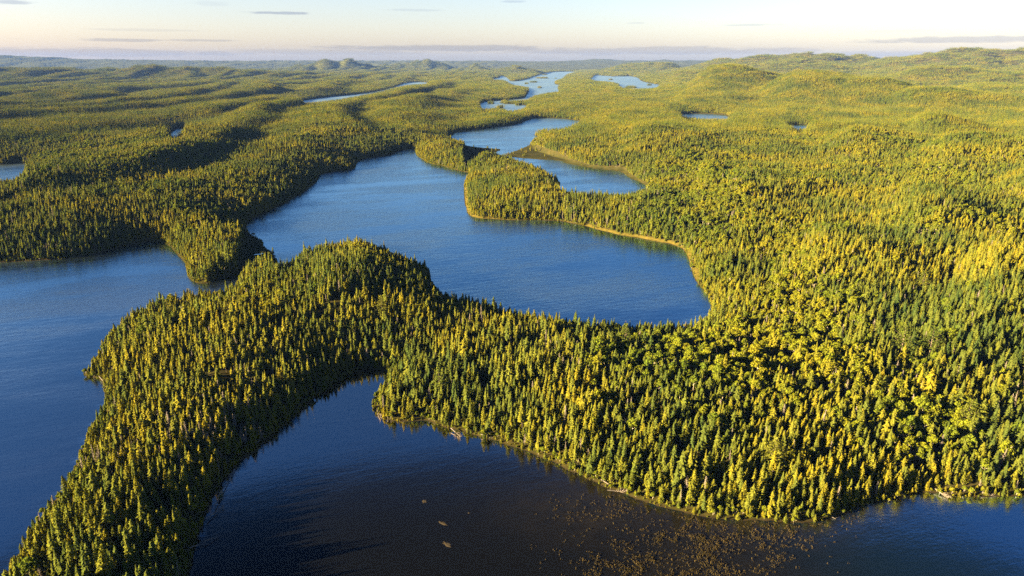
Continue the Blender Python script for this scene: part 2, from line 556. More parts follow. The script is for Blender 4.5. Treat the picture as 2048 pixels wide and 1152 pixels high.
def material(name):
    m = bpy.data.materials.new(name)
    m.use_nodes = True
    m.node_tree.nodes.clear()
    nt = NT(m.node_tree)
    out = nt.n('ShaderNodeOutputMaterial')
    return m, nt, out


def leaf_material(name, c1, c2, c3, trans=0.10, patch=0.012):
    """foliage: colour varies from tree to tree, within a tree and in broad patches of the forest"""
    m, nt, out = material(name)
    oi = nt.n('ShaderNodeObjectInfo')
    geo = nt.n('ShaderNodeNewGeometry')
    big = nt.noise(nt.vscale(oi.outputs['Location'], (1, 1, 0)), patch, 3.0, 0.6)
    f = nt.m('ADD', nt.m('MULTIPLY', oi.outputs['Random'], 0.52), nt.m('MULTIPLY', nt.rng(big, 0.38, 0.62), 0.48))
    col = nt.ramp(f, [(0.0, c1), (0.5, c2), (1.0, c3)])
    spk = nt.rng(nt.noise(geo.outputs['Position'], 1.1, 2.0, 0.6), 0.3, 0.7, 0.68, 1.3)
    col = nt.mix(1.0, col, nt.xyz(spk, spk, spk), 'MULTIPLY')
    d = nt.n('ShaderNodeBsdfDiffuse')
    t = nt.n('ShaderNodeBsdfTranslucent')
    nt.link(col, d.inputs['Color'])
    nt.link(col, t.inputs['Color'])
    mx = nt.n('ShaderNodeMixShader')
    mx.inputs[0].default_value = trans
    nt.link(d.outputs[0], mx.inputs[1])
    nt.link(t.outputs[0], mx.inputs[2])
    nt.link(mx.outputs[0], out.inputs['Surface'])
    return m


def plain_material(name, c1, c2, scale=3.0, rough=0.85):
    m, nt, out = material(name)
    tcn = nt.n('ShaderNodeTexCoord')
    n_ = nt.noise(tcn.outputs['Object'], scale, 4.0, 0.6)
    col = nt.ramp(n_, [(0.3, c1), (0.7, c2)])
    p = nt.n('ShaderNodeBsdfPrincipled')
    nt.link(col, p.inputs['Base Color'])
    p.inputs['Roughness'].default_value = rough
    p.inputs['Specular IOR Level'].default_value = 0.2
    nt.link(p.outputs[0], out.inputs['Surface'])
    return m


M_SPRUCE = leaf_material('spruce_needles', (0.036, 0.062, 0.018), (0.092, 0.108, 0.017), (0.172, 0.155, 0.012))
M_CEDAR = leaf_material('cedar_foliage', (0.060, 0.090, 0.018), (0.120, 0.128, 0.015), (0.190, 0.162, 0.012))
M_BIRCH = leaf_material('birch_leaves', (0.070, 0.108, 0.014), (0.120, 0.145, 0.012), (0.180, 0.175, 0.012), 0.16)
M_PINE = leaf_material('pine_needles', (0.075, 0.105, 0.020), (0.110, 0.130, 0.020), (0.150, 0.150, 0.022))
M_BARK = plain_material('bark', (0.075, 0.060, 0.048), (0.16, 0.13, 0.10))
M_WHITEBARK = plain_material('pale_bark', (0.30, 0.27, 0.22), (0.55, 0.50, 0.42))
M_DEAD = plain_material('dead_wood', (0.11, 0.10, 0.095), (0.22, 0.20, 0.185))
M_DEADTWIG = plain_material('dead_twigs', (0.17, 0.145, 0.125), (0.30, 0.26, 0.23))

# ------------------------------------------------------------------ ground sheet
fine = np.arange(-AZF, AZF + 0.01, 0.26)
coarse = np.arange(AZF + 4, 360 - AZF - 3.9, 4.0)
azs = np.concatenate([fine, coarse])
rads = [0.5, 12, 30, 50, 70]
while rads[-1] < 19500:
    rads.append(rads[-1] * 1.0062)
rads += [22000, 30000, 45000]
rads = np.array(rads)
NA, NR = len(azs), len(rads)
A, RR = np.meshgrid(np.radians(azs), rads)
GX, GY = (RR * np.sin(A)).ravel(), (RR * np.cos(A)).ravel()
GSD = shore_sd(GX, GY)
GMARSH = marsh_amount(GX, GY)
build_cap()
GZ = ground_z(GX, GY, GSD, GMARSH)
idx = np.arange(NA * NR).reshape(NR, NA)
i0, i1 = idx[:-1], idx[1:]
quads = np.stack([i0, np.roll(i0, -1, 1), np.roll(i1, -1, 1), i1], -1).reshape(-1, 4)[:, ::-1]

m, nt, out = material('forest_floor')
geo = nt.n('ShaderNodeNewGeometry')
pos = geo.outputs['Position']
asd = nt.n('ShaderNodeAttribute', attribute_name='sd').outputs['Fac']
ama = nt.n('ShaderNodeAttribute', attribute_name='marsh').outputs['Fac']
n1 = nt.noise(pos, 0.35, 5.0, 0.65)
n2 = nt.noise(nt.vscale(pos, (1, 1, 0)), 0.05, 6.0, 0.7)
floor = nt.ramp(n1, [(0.3, (0.030, 0.032, 0.012)), (0.7, (0.075, 0.065, 0.022))])
grass = nt.ramp(n1, [(0.25, (0.024, 0.028, 0.008)), (0.75, (0.060, 0.050, 0.014))])
sedge = nt.ramp(nt.noise(pos, 0.12, 6.0, 0.7), [(0.3, (0.024, 0.032, 0.010)), (0.5, (0.044, 0.046, 0.015)), (0.72, (0.085, 0.072, 0.022))])
far = nt.ramp(n2, [(0.3, (0.045, 0.058, 0.018)), (0.55, (0.085, 0.092, 0.020)), (0.75, (0.13, 0.125, 0.028))])
dist = nt.n('ShaderNodeVectorMath', operation='LENGTH')
nt.link(pos, dist.inputs[0])
abk = nt.n('ShaderNodeAttribute', attribute_name='bank').outputs['Fac']
grass = nt.mix(abk, grass, nt.ramp(n1, [(0.25, (0.07, 0.066, 0.016)), (0.75, (0.17, 0.135, 0.028))]))
col = nt.mix(nt.rng(nt.m('SUBTRACT', asd, nt.m('MULTIPLY', abk, 1.5)), 0.8, 3.0, 1.0, 0.0), floor, grass)
col = nt.mix(ama, col, sedge)
col = nt.mix(nt.rng(dist.outputs['Value'], 6000, 9000), col, far)
mud = nt.mix(nt.rng(asd, -0.3, 0.5, 1.0, 0.0), col, (0.030, 0.024, 0.014, 1))
dif = nt.n('ShaderNodeBsdfDiffuse')
nt.link(mud, dif.inputs['Color'])
bmp = nt.n('ShaderNodeBump')
bmp.inputs['Strength'].default_value = 0.9
bmp.inputs['Distance'].default_value = 14.0
hb = nt.m('MULTIPLY', n2, nt.rng(dist.outputs['Value'], 6000, 9000))
nt.link(hb, bmp.inputs['Height'])
nt.link(bmp.outputs[0], dif.inputs['Normal'])
nt.link(dif.outputs[0], out.inputs['Surface'])
M_GROUND = m
gme = make_mesh('ground', np.stack([GX, GY, GZ], 1), [quads], [M_GROUND], smooth=True,
                attrs={'sd': ('FLOAT', GSD.astype(np.float32)), 'marsh': ('FLOAT', GMARSH.astype(np.float32)), 'bank': ('FLOAT', bank_amount(GX, GY).astype(np.float32))})
ground = link('ground', gme, kind='structure', label='rolling forest ground between the lakes, up to the hills')

# ------------------------------------------------------------------ water sheet
shoal_pts = [unproj(1450, 1070), unproj(1330, 1110), unproj(1560, 1060)]
wr = np.concatenate([[0.5, 20, 40], np.geomspace(60, 900, 150), np.geomspace(1000, 19000, 60)])
wa = np.concatenate([np.arange(-AZF, AZF + 0.01, 0.8), np.arange(AZF + 6, 360 - AZF - 5, 6.0)])
A2, R2 = np.meshgrid(np.radians(wa), wr)
WX, WY = (R2 * np.sin(A2)).ravel(), (R2 * np.cos(A2)).ravel()
WSD = shore_sd(WX, WY)
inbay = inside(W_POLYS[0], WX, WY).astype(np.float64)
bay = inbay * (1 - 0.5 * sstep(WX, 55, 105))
bay = bay + 0.95 * inside(W_POLYS[1], WX, WY) * (1 - sstep(np.hypot(WX, WY), 200, 560))  # near left lake shares the bay's painted reflection tone, fading with distance
sx, sy = unproj(1400, 1120)
sh = 0.36 * np.exp(-(((WX - sx) / 30.0) ** 2 + ((WY - sy) / 22.0) ** 2))
sx, sy = unproj(1180, 1010)
sh = np.maximum(sh, 0.5 * np.exp(-(((WX - sx) / 26.0) ** 2 + ((WY - sy) / 18.0) ** 2)))
shallow = np.clip(sh + np.exp(-np.maximum(-WSD, 0) / 5.0) * (0.35 + 0.65 * sstep(WX, 25, 60)) * inbay, 0, 1) * inbay
idx = np.arange(len(wa) * len(wr)).reshape(len(wr), len(wa))
i0, i1 = idx[:-1], idx[1:]
wq = np.stack([i0, np.roll(i0, -1, 1), np.roll(i1, -1, 1), i1], -1).reshape(-1, 4)[:, ::-1]
m, nt, out = material('lake_water')
geo = nt.n('ShaderNodeNewGeometry')
pos = geo.outputs['Position']
rot = nt.n('ShaderNodeVectorRotate', rotation_type='Z_AXIS')
nt.link(pos, rot.inputs['Vector'])
rot.inputs['Angle'].default_value = R(-20)
rp = rot.outputs[0]
wav = nt.m('ADD', nt.m('MULTIPLY', nt.noise(nt.vscale(rp, (0.5, 1.0, 1)), 1.1, 4.0, 0.65), 0.55),
           nt.m('MULTIPLY', nt.noise(nt.vscale(rp, (0.35, 1.0, 1)), 0.28, 3.0, 0.6), 0.9))
gust = nt.noise(nt.vscale(rp, (0.35, 1.0, 0)), 0.016, 5.0, 0.65)
dcam = nt.n('ShaderNodeVectorMath', operation='LENGTH')
nt.link(pos, dcam.inputs[0])
ash = nt.n('ShaderNodeAttribute', attribute_name='shallow').outputs['Fac']
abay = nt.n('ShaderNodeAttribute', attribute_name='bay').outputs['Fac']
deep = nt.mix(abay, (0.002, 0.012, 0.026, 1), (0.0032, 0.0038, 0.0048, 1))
bot = nt.ramp(nt.noise(pos, 0.12, 6.0, 0.7), [(0.3, (0.008, 0.008, 0.006)), (0.7, (0.024, 0.020, 0.010))])
body = nt.mix(ash, deep, bot)
dif = nt.n('ShaderNodeBsdfDiffuse')
nt.link(body, dif.inputs['Color'])
gl = nt.n('ShaderNodeBsdfGlossy')
gl.inputs['Color'].default_value = (0.60, 0.80, 1.0, 1)
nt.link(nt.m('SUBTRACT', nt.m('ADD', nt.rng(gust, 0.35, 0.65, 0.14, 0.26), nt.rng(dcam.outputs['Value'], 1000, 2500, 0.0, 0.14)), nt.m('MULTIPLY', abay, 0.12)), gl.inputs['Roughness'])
bmp = nt.n('ShaderNodeBump')
bmp.inputs['Distance'].default_value = 0.30
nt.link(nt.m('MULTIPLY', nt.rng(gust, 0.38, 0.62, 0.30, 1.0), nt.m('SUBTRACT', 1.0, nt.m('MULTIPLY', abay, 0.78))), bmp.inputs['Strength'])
nt.link(wav, bmp.inputs['Height'])
nt.link(bmp.outputs[0], gl.inputs['Normal'])
fr = nt.n('ShaderNodeFresnel')
fr.inputs['IOR'].default_value = 1.175
nt.link(bmp.outputs[0], fr.inputs['Normal'])
nt.link(nt.mix(abay, (0.47, 0.70, 0.83, 1), (0.78, 0.73, 0.70, 1)), gl.inputs['Color'])  # sky reflection toned in the gloss colour, greyer in bay and near left lake
mx = nt.n('ShaderNodeMixShader')
nt.link(nt.m('MULTIPLY', fr.outputs[0], 1.0), mx.inputs[0])
nt.link(dif.outputs[0], mx.inputs[1])
nt.link(gl.outputs[0], mx.inputs[2])
nt.link(mx.outputs[0], out.inputs['Surface'])
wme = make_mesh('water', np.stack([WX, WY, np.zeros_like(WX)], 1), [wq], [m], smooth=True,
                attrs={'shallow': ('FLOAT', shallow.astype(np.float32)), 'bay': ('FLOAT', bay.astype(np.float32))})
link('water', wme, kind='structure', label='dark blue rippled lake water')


# ------------------------------------------------------------------ tree builders (arrays of vertices, triangles, quads)
class Geo:
    def __init__(self):
        self.v, self.q, self.t, self.n = [], [], [], 0

    def add(self, v, q=None, t=None):
        v = np.asarray(v, dtype=np.float32).reshape(-1, 3)
        if q is not None and len(q):
            self.q.append(np.asarray(q, dtype=np.int32) + self.n)
        if t is not None and len(t):
            self.t.append(np.asarray(t, dtype=np.int32) + self.n)
        self.v.append(v)
        self.n += len(v)

    def arrays(self):
        v = np.concatenate(self.v) if self.v else np.zeros((0, 3), np.float32)
        q = np.concatenate(self.q) if self.q else np.zeros((0, 4), np.int32)
        t = np.concatenate(self.t) if self.t else np.zeros((0, 3), np.int32)
        return v, q, t


def tube(g, pts, radii, k=6):
    pts = np.asarray(pts, dtype=np.float64)
    n = len(pts)
    ring = []
    for i in range(n):
        d = pts[min(i + 1, n - 1)] - pts[max(i - 1, 0)]
        d = d / (np.linalg.norm(d) + 1e-9)
        a = np.cross(d, (0.0, 0.0, 1.0) if abs(d[2]) < 0.9 else (1.0, 0.0, 0.0))
        a /= np.linalg.norm(a)
        b = np.cross(d, a)
        an = np.linspace(0, 2 * math.pi, k, endpoint=False)
        ring.append(pts[i] + radii[i] * (np.outer(np.cos(an), a) + np.outer(np.sin(an), b)))
    v = np.concatenate(ring)
    q = []
    for i in range(n - 1):
        for j in range(k):
            q.append((i * k + j, i * k + (j + 1) % k, (i + 1) * k + (j + 1) % k, (i + 1) * k + j))
    g.add(v, q=q)


def leaf_quads(g, c, nrm, size, rng, aspect=0.7):
    """n leaf clumps as bent quads at c facing nrm"""
    n = len(c)
    r = rng.normal(size=(n, 3))
    u = np.cross(nrm, r)
    u /= np.linalg.norm(u, axis=1)[:, None] + 1e-9
    v = np.cross(nrm, u)
    s = np.asarray(size).reshape(-1, 1) * (0.7 + 0.6 * rng.random((n, 1)))
    a = c + u * s * 0.5 + nrm * s * 0.12 * rng.normal(size=(n, 1))
    b = c + v * s * 0.5 * aspect
    d = c - u * s * 0.5
    e = c - v * s * 0.5 * aspect + nrm * s * 0.12
    vv = np.stack([a, b, d, e], 1).reshape(-1, 3)
    k = np.arange(n)[:, None] * 4
    g.add(vv, q=k + np.arange(4)[None])


def spruce_crown(seed, h, rad, levels=22, per=7, base=0.12, power=0.85, lump=0.25):
    rng = np.random.default_rng(seed)
    g = Geo()
    for i in range(levels):
        f = (i + 0.5) / levels
        z = h * (base + (1 - base) * f)
        rr = rad * (1 - f) ** power * (0.75 + 0.5 * rng.random()) + 0.10
        if f < 0.12:
            rr *= 0.75
        n = max(4, int(per * (0.45 + 0.75 * (1 - f))))
        a0 = rng.random() * 6.28
        for j in range(n):
            a = a0 + 6.283 * j / n + rng.normal() * 0.28
            L = rr * (1 + lump * rng.normal())
            L = max(L, 0.12)
            droop = L * (0.42 + 0.3 * rng.random())
            ca, sa = math.cos(a), math.sin(a)
            wd = (0.20 + 0.30 * rr) * (0.8 + 0.5 * rng.random())
            root = np.array([0, 0, z + 0.12 * L])
            mid = np.array([ca * L * 0.55, sa * L * 0.55, z - droop * 0.35])
            tip = np.array([ca * L, sa * L, z - droop])
            side = np.array([-sa, ca, 0]) * wd
            lo = np.array([0, 0, -wd * 0.75])
            g.add([root, mid + side + lo, tip, mid - side + lo, mid + np.array([0, 0, 0.03])],
                  t=[(0, 1, 4), (1, 2, 4), (2, 3, 4), (3, 0, 4)])
    # leader
    g.add([(0.07, 0, h * 0.93), (-0.05, 0.06, h * 0.93), (-0.05, -0.06, h * 0.93), (0, 0, h * 1.03)], t=[(0, 1, 3), (1, 2, 3), (2, 0, 3)])
    return g


def cedar_crown(seed, h, rad, n=520):
    """dense, blunt-topped cone of flat sprays with a lumpy outline"""
    rng = np.random.default_rng(seed)
    g = Geo()
    f = rng.random(n) ** 0.9
    a = rng.random(n) * 6.283
    lobes = 0.82 + 0.22 * np.sin(a * 3 + f * 9 + seed) + 0.10 * np.sin(a * 5 - f * 17)
    prof = np.where(f < 0.15, 0.7 + 2 * f, 1.0) * (1 - f ** 1.6) ** 0.9
    r = rad * prof * lobes * (0.72 + 0.33 * rng.random(n)) + 0.05
    c = np.stack([r * np.cos(a), r * np.sin(a), h * (0.05 + 0.95 * f)], 1)
    nr = np.stack([np.cos(a), np.sin(a), 0.35 + 0.4 * f], 1) + 0.55 * rng.normal(size=(n, 3))
    nr /= np.linalg.norm(nr, axis=1)[:, None]
    leaf_quads(g, c, nr, 0.42 + 0.5 * (1 - f) * rad / 2.0, rng, 0.8)
    return g


def birch_crown(seed, h, rad, n=620, lobes=11):
    """rounded crown made of billows of leaf clumps, open between them"""
    rng = np.random.default_rng(seed)
    g = Geo()
    cz = h * 0.66
    per = n // lobes
    for k in range(lobes):
        if k == 0:
            c0 = np.array([0, 0, h * 0.86])
            rr = rad * 0.55
        else:
            a = k * 2.4 + rng.random()
            q = rng.random() ** 0.6
            c0 = np.array([math.cos(a) * rad * 0.62 * q, math.sin(a) * rad * 0.62 * q, cz + h * 0.22 * (rng.random() - 0.45)])
            rr = rad * (0.38 + 0.22 * rng.random())
        d = rng.normal(size=(per, 3))
        d[:, 2] += 0.45
        d /= np.linalg.norm(d, axis=1)[:, None]
        c = c0 + d * rr * np.array([1, 1, 0.85]) * (0.8 + 0.3 * rng.random((per, 1)))
        nr = d + 0.45 * rng.normal(size=(per, 3))
        nr /= np.linalg.norm(nr, axis=1)[:, None]
        leaf_quads(g, c, nr, np.full(per, 0.55 + 0.10 * rad), rng, 0.85)
    return g


def pine_crown(seed, h, rad):
    """white pine: separate horizontal plates of foliage on long limbs"""
    rng = np.random.default_rng(seed)
    g = Geo()
    tiers = 9
    for i in range(tiers):
        f = i / (tiers - 1)
        z = h * (0.30 + 0.68 * f)
        rr = rad * (1.0 - 0.78 * f) * (0.8 + 0.4 * rng.random())
        nb = 6 if f < 0.7 else 4
        a0 = rng.random() * 6.28
        for j in range(nb):
            a = a0 + 6.283 * j / nb + 0.3 * rng.normal()
            L = rr * (0.75 + 0.45 * rng.random())
            n = int(10 + 26 * (1 - f))
            t = 0.30 + 0.70 * rng.random(n)
            w_ = (rng.random(n) - 0.5) * (0.55 * L) * t
            x = math.cos(a) * t * L - math.sin(a) * w_
            y = math.sin(a) * t * L + math.cos(a) * w_
            zz = z + 0.16 * L * t + 0.14 * rng.normal(size=n)
            nr = np.stack([0.25 * math.cos(a) + 0.35 * rng.normal(size=n), 0.25 * math.sin(a) + 0.35 * rng.normal(size=n), np.ones(n)], 1)
            nr /= np.linalg.norm(nr, axis=1)[:, None]
            leaf_quads(g, np.stack([x, y, zz], 1), nr, np.full(n, 0.62), rng, 0.8)
    n = 40
    c = rng.normal(size=(n, 3)) * np.array([0.35, 0.35, 0.5]) + np.array([0, 0, h * 0.97])
    nr = rng.normal(size=(n, 3))
    nr /= np.linalg.norm(nr, axis=1)[:, None]
    leaf_quads(g, c, nr, np.full(n, 0.5), rng, 0.8)
    return g


def dead_branches(seed, h, rad, full=1.0):
    rng = np.random.default_rng(seed)
    g = Geo()
    n = int(110 * full)
    for i in range(n):
        f = 0.15 + 0.82 * (i / n)
        z = h * f
        a = rng.random() * 6.283
        L = rad * (1 - f) ** 0.7 * (0.4 + 0.8 * rng.random()) + 0.12
        ca, sa = math.cos(a), math.sin(a)
        tip = np.array([ca * L, sa * L, z - L * (0.1 + 0.45 * rng.random())])
        root = np.array([0, 0, z])
        wv = np.array([-sa, ca, 0]) * (0.045 + 0.05 * rng.random())
        up = np.array([0, 0, 0.05])
        g.add([root + wv, root - wv, root + up, tip], t=[(0, 1, 3), (1, 2, 3), (2, 0, 3)])
        if rng.random() < 0.7:      # a twig
            mid = root * 0.4 + tip * 0.6
            t2 = mid + np.array([ca * 0.3 - sa * 0.35 * rng.normal(), sa * 0.3 + ca * 0.35 * rng.normal(), -0.25 * rng.random()]) * L * 0.5
            g.add([mid + up, mid - up, mid + wv, t2], t=[(0, 1, 3), (1, 2, 3), (2, 0, 3)])
    return g


def trunk_geo(seed, h, r0, lean=0.0):
    rng = np.random.default_rng(seed)
    g = Geo()
    a = rng.random() * 6.28
    pts, rad = [], []
    for i in range(5):
        f = i / 4
        pts.append((lean * h * f * f * math.cos(a), lean * h * f * f * math.sin(a), -0.6 + (h + 0.6) * f))
        rad.append(r0 * (1 - 0.88 * f))
    tube(g, pts, rad, 6)
    return g


def limbs(g, seed, h, rad, n=7):
    rng = np.random.default_rng(seed + 99)
    for k in range(n):
        a = k * 2.4 + rng.random()
        z0 = h * (0.32 + 0.4 * k / n)
        L = rad * (0.55 + 0.3 * rng.random())
        tube(g, [(0, 0, z0), (math.cos(a) * L * 0.5, math.sin(a) * L * 0.5, z0 + h * 0.10), (math.cos(a) * L, math.sin(a) * L, z0 + h * 0.2)], [0.09, 0.06, 0.02], 4)
    return g


# kind -> list of (trunk Geo, crown Geo, trunk material, crown material, height)
PROTO = []          # every prototype: dict
for s in range(11):
    h = [11.5, 13.0, 10.0, 12.2, 14.5, 8.5, 11.0, 12.0, 9.5, 13.5, 7.0][s]
    rd = [1.35, 1.25, 1.5, 1.1, 1.5, 1.2, 1.7, 1.9, 0.95, 1.35, 1.3][s]
    PROTO.append(dict(kind='spruce', t=trunk_geo(s, h * 0.97, 0.15), c=spruce_crown(100 + s, h, rd, 20 + s % 3 * 2, 8, [0.12, 0.2, 0.08, 0.22, 0.1, 0.1, 0.06, 0.1, 0.3, 0.35, 0.05][s], [0.85, 0.7, 0.95, 0.6, 0.8, 0.9, 1.0, 0.75, 0.5, 0.55, 0.9][s], [0.25, 0.25, 0.3, 0.25, 0.25, 0.3, 0.3, 0.5, 0.4, 0.55, 0.35][s]), tm=M_BARK, cm=M_SPRUCE, h=h))
for s in range(4):
    h = [10.5, 9.0, 11.5, 8.0][s]
    rd = [1.75, 1.8, 1.6, 1.7][s]
    PROTO.append(dict(kind='cedar', t=trunk_geo(20 + s, h * 0.9, 0.17), c=cedar_crown(200 + s, h, rd), tm=M_BARK, cm=M_CEDAR, h=h))
for s in range(4):
    h = [11.0, 12.5, 10.0, 9.0][s]
    rd = [2.5, 2.8, 2.3, 2.0][s]
    PROTO.append(dict(kind='birch', t=limbs(trunk_geo(40 + s, h * 0.85, 0.14, 0.02), s, h, rd), c=birch_crown(300 + s, h, rd), tm=M_WHITEBARK, cm=M_BIRCH, h=h))
for s in range(2):
    h = [17.0, 15.0][s]
    rd = [5.2, 3.6][s]
    PROTO.append(dict(kind='pine', t=limbs(trunk_geo(60 + s, h * 0.97, 0.28), s, h * 0.9, rd, 9), c=pine_crown(400 + s, h, rd), tm=M_BARK, cm=M_PINE, h=h))
for s in range(3):
    h = [9.5, 8.0, 10.5][s]
    PROTO.append(dict(kind='dead', t=trunk_geo(70 + s, h, 0.13, 0.02), c=dead_branches(500 + s, h, [1.25, 1.4, 1.0][s], [1.6, 1.0, 1.3][s]), tm=M_DEAD, cm=M_DEADTWIG, h=h))
BY_KIND = {}
for i, p in enumerate(PROTO):
    BY_KIND.setdefault(p['kind'], []).append(i)
N_TREE = len(PROTO)
MATS = [M_SPRUCE, M_CEDAR, M_BIRCH, M_PINE, M_BARK, M_WHITEBARK, M_DEAD, M_DEADTWIG]


def low_tree(kind, seed, h, rd, fine_=True):
    if kind == 'spruce':
        return spruce_crown(seed, h, rd, 9 if fine_ else 5, 6 if fine_ else 4, 0.1, 0.85), M_SPRUCE
    if kind == 'cedar':
        return cedar_crown(seed, h, rd, 90 if fine_ else 40), M_CEDAR
    return birch_crown(seed, h, rd, 130 if fine_ else 60, 5), M_BIRCH


def clump(seed, radius, spacing, mixw, fine_=True):
    """a patch of trees seen from far off, as [(verts, quads, tris, material)]"""
    rng = np.random.default_rng(seed)
    parts = []
    pts = []
    tries = 0
    while len(pts) < int((1.55 if fine_ else 2.1) * radius * radius / (spacing * spacing)) and tries < 4000:
        tries += 1
        a, r = rng.random() * 6.283, radius * 1.1 * math.sqrt(rng.random())
        x, y = r * math.cos(a), r * math.sin(a)
        if all((x - q[0]) ** 2 + (y - q[1]) ** 2 > (0.7 * spacing) ** 2 for q in pts):
            pts.append((x, y))
    for k, (x, y) in enumerate(pts):
        kind = rng.choice(['spruce', 'cedar', 'birch'], p=mixw)
        h = {'spruce': 12.5, 'cedar': 9.5, 'birch': 11}[kind] * (0.55 + 0.75 * rng.random())
        rd = {'spruce': 1.6, 'cedar': 1.9, 'birch': 2.7}[kind] * (0.85 + 0.4 * rng.random()) * (1.0 if fine_ else 1.25)
        g, m_ = low_tree(kind, seed * 1000 + k, h, rd, fine_)
        v, q, t = g.arrays()
        parts.append((v + np.array([x, y, -0.5], np.float32), q, t, m_))
    return parts


PATCH = []          # (radius class, list of parts)
for s in range(8):
    PATCH.append(('fine', clump(900 + s, 6.2, 3.1, [(0.8, 0.15, 0.05), (0.35, 0.2, 0.45)][s % 2])))
for s in range(6):
    PATCH.append(('wide', clump(950 + s, 17.0, 4.2, [(0.72, 0.18, 0.10), (0.25, 0.2, 0.55)][s % 2], False)))


# ------------------------------------------------------------------ where the trees stand
def birch_share(x, y):
    n_ = fbm(x / 75.0, y / 120.0, 131, 3)
    b = sstep(n_, 0.52, 0.66) * 0.75
    px, py = project(x, y, 6.0)
    def blob(cx, cy, rx, ry, v):
        return v * np.exp(-(((px - cx) / rx) ** 2 + ((py - cy) / ry) ** 2) * 1.2)
    add = blob(1480, 740, 230, 90, 0.9) + blob(1350, 720, 180, 60, 0.5) + blob(1440, 360, 90, 70, 0.7) + blob(250, 350, 260, 60, 0.6) + blob(600, 250, 300, 25, 0.4) + blob(1800, 350, 300, 60, 0.35) + blob(500, 620, 120, 50, 0.35) + blob(1580, 640, 120, 40, 0.25) + blob(1830, 880, 160, 60, 0.25)
    less = blob(600, 880, 260, 160, 0.9) + blob(1000, 780, 140, 120, 0.6) + blob(850, 600, 200, 60, 0.3) + blob(1300, 1000, 300, 60, 0.8) + blob(200, 480, 400, 50, 0.4)
    return np.clip(0.06 + b * 0.6 + 0.8 * add - less, 0.0, 0.85)


def cedar_share(x, y, sd):
    c = 0.10 + 0.55 * np.exp(-np.maximum(sd - 3, 0) / 9.0)
    px, py = project(x, y, 6.0)
    c = c + 0.35 * sstep(fbm(x / 60, y / 60, 141, 2), 0.5, 0.7) + 0.35 * np.exp(-(((px - 150) / 200) ** 2 + ((py - 1000) / 200) ** 2))
    return np.clip(c, 0, 0.85)


def jitter_grid(x0, x1, y0, y1, s, rmin, rmax, azmax=47.0):
    gx, gy = np.meshgrid(np.arange(x0, x1, s), np.arange(y0, y1, s))
    gx = gx.ravel() + (RNG.random(gx.size) - 0.5) * s * 0.9
    gy = gy.ravel() + (RNG.random(gy.size) - 0.5) * s * 0.9
    r = np.hypot(gx, gy)
    a = np.degrees(np.arctan2(gx, gy))
    k = (r > rmin) & (r < rmax) & (np.abs(a) < azmax)
    return gx[k], gy[k]


R1, R2, R3 = 1250.0, 3000.0, 10500.0
tx, ty = jitter_grid(-920, 920, 60, R1, 1.88, 75, R1)
sd = shore_sd(tx, ty)
k = sd > 1.0 + 1.9 * bank_amount(tx, ty)
tx, ty, sd = tx[k], ty[k], sd[k]
mar = marsh_amount(tx, ty)
k = (mar < 0.5) | (RNG.random(len(tx)) < 0.004)
tx, ty, sd, mar = tx[k], ty[k], sd[k], mar[k]
tz = ground_z(tx, ty, sd, mar)
bs = birch_share(tx, ty) * sstep(sd, 3, 14)
cs = cedar_share(tx, ty, sd)
ppx, ppy = project(tx, ty, tz + 6)
deadp = 0.030 + 0.05 * sstep(fbm(tx / 35, ty / 35, 151, 2), 0.55, 0.7) + 0.35 * np.exp(-(((ppx - 440) / 90) ** 2 + ((ppy - 850) / 90) ** 2) * 1.1) + 0.05 * np.exp(-(((ppx - 750) / 60) ** 2 + ((ppy - 800) / 30) ** 2))
u = RNG.random(len(tx))
u2 = RNG.random(len(tx))
kinds = np.where(u < deadp, 4, np.where(u2 < bs, 2, np.where(RNG.random(len(tx)) < cs, 1, 0)))
# broad crowns need more room, and the canopy has holes
thin = np.where(kinds == 2, 0.60, np.where(kinds == 1, 0.72, 0.92))
hole = sstep(fbm(tx / 11, ty / 11, 161, 2), 0.66, 0.74) * sstep(sd, 12, 24)
keep = (RNG.random(len(tx)) < thin * (1 - 0.8 * hole)) & (RNG.random(len(tx)) < 0.5 + 0.5 * sstep(sd, 1.0, 3.5))
tx, ty, sd, tz, kinds = tx[keep], ty[keep], sd[keep], tz[keep], kinds[keep]
# pines: a few seen in the photograph, a few scattered
pine_px = [(1800, 715, 0), (1858, 712, 0), (1842, 585, 0), (1050, 615, 1), (595, 505, 1), (765, 640, 1), (1075, 920, 1), (840, 318, 1), (188, 735, 1), (340, 640, 1), (1545, 940, 1), (1730, 1000, 1), (1930, 860, 1), (1250, 700, 1), (880, 790, 1), (265, 615, 1)]
pp = []
for px, py, v in pine_px:
    z0 = 8.0
    for _ in range(6):
        x, y = unproj(px, py, z0)
        s_ = shore_sd(np.array([x]), np.array([y]))
        z0 = float(ground_z(np.array([x]), np.array([y]), s_, np.zeros(1))[0])
    if s_[0] > 1.5:
        pp.append((x, y, z0, s_[0], v))
pp = np.array(pp)
for x, y, z0, s_, v in pp:
    rr_ = 4.0 if v == 0 else 2.2
    k = (tx - x) ** 2 + (ty - y) ** 2 > rr_ ** 2
    tx, ty, sd, tz, kinds = tx[k], ty[k], sd[k], tz[k], kinds[k]
tx = np.concatenate([tx, pp[:, 0]])
ty = np.concatenate([ty, pp[:, 1]])
tz = np.concatenate([tz, pp[:, 2]])
sd = np.concatenate([sd, pp[:, 3]])
kinds = np.concatenate([kinds, np.full(len(pp), 3)])
names = ['spruce', 'cedar', 'birch', 'pine', 'dead']
pid = np.zeros(len(tx), int)
for ki, kn in enumerate(names):
    opts = np.array(BY_KIND[kn])
    mk = kinds == ki
    pid[mk] = opts[RNG.integers(0, len(opts), mk.sum())]
pid[-len(pp):] = np.array(BY_KIND['pine'])[pp[:, 4].astype(int)]
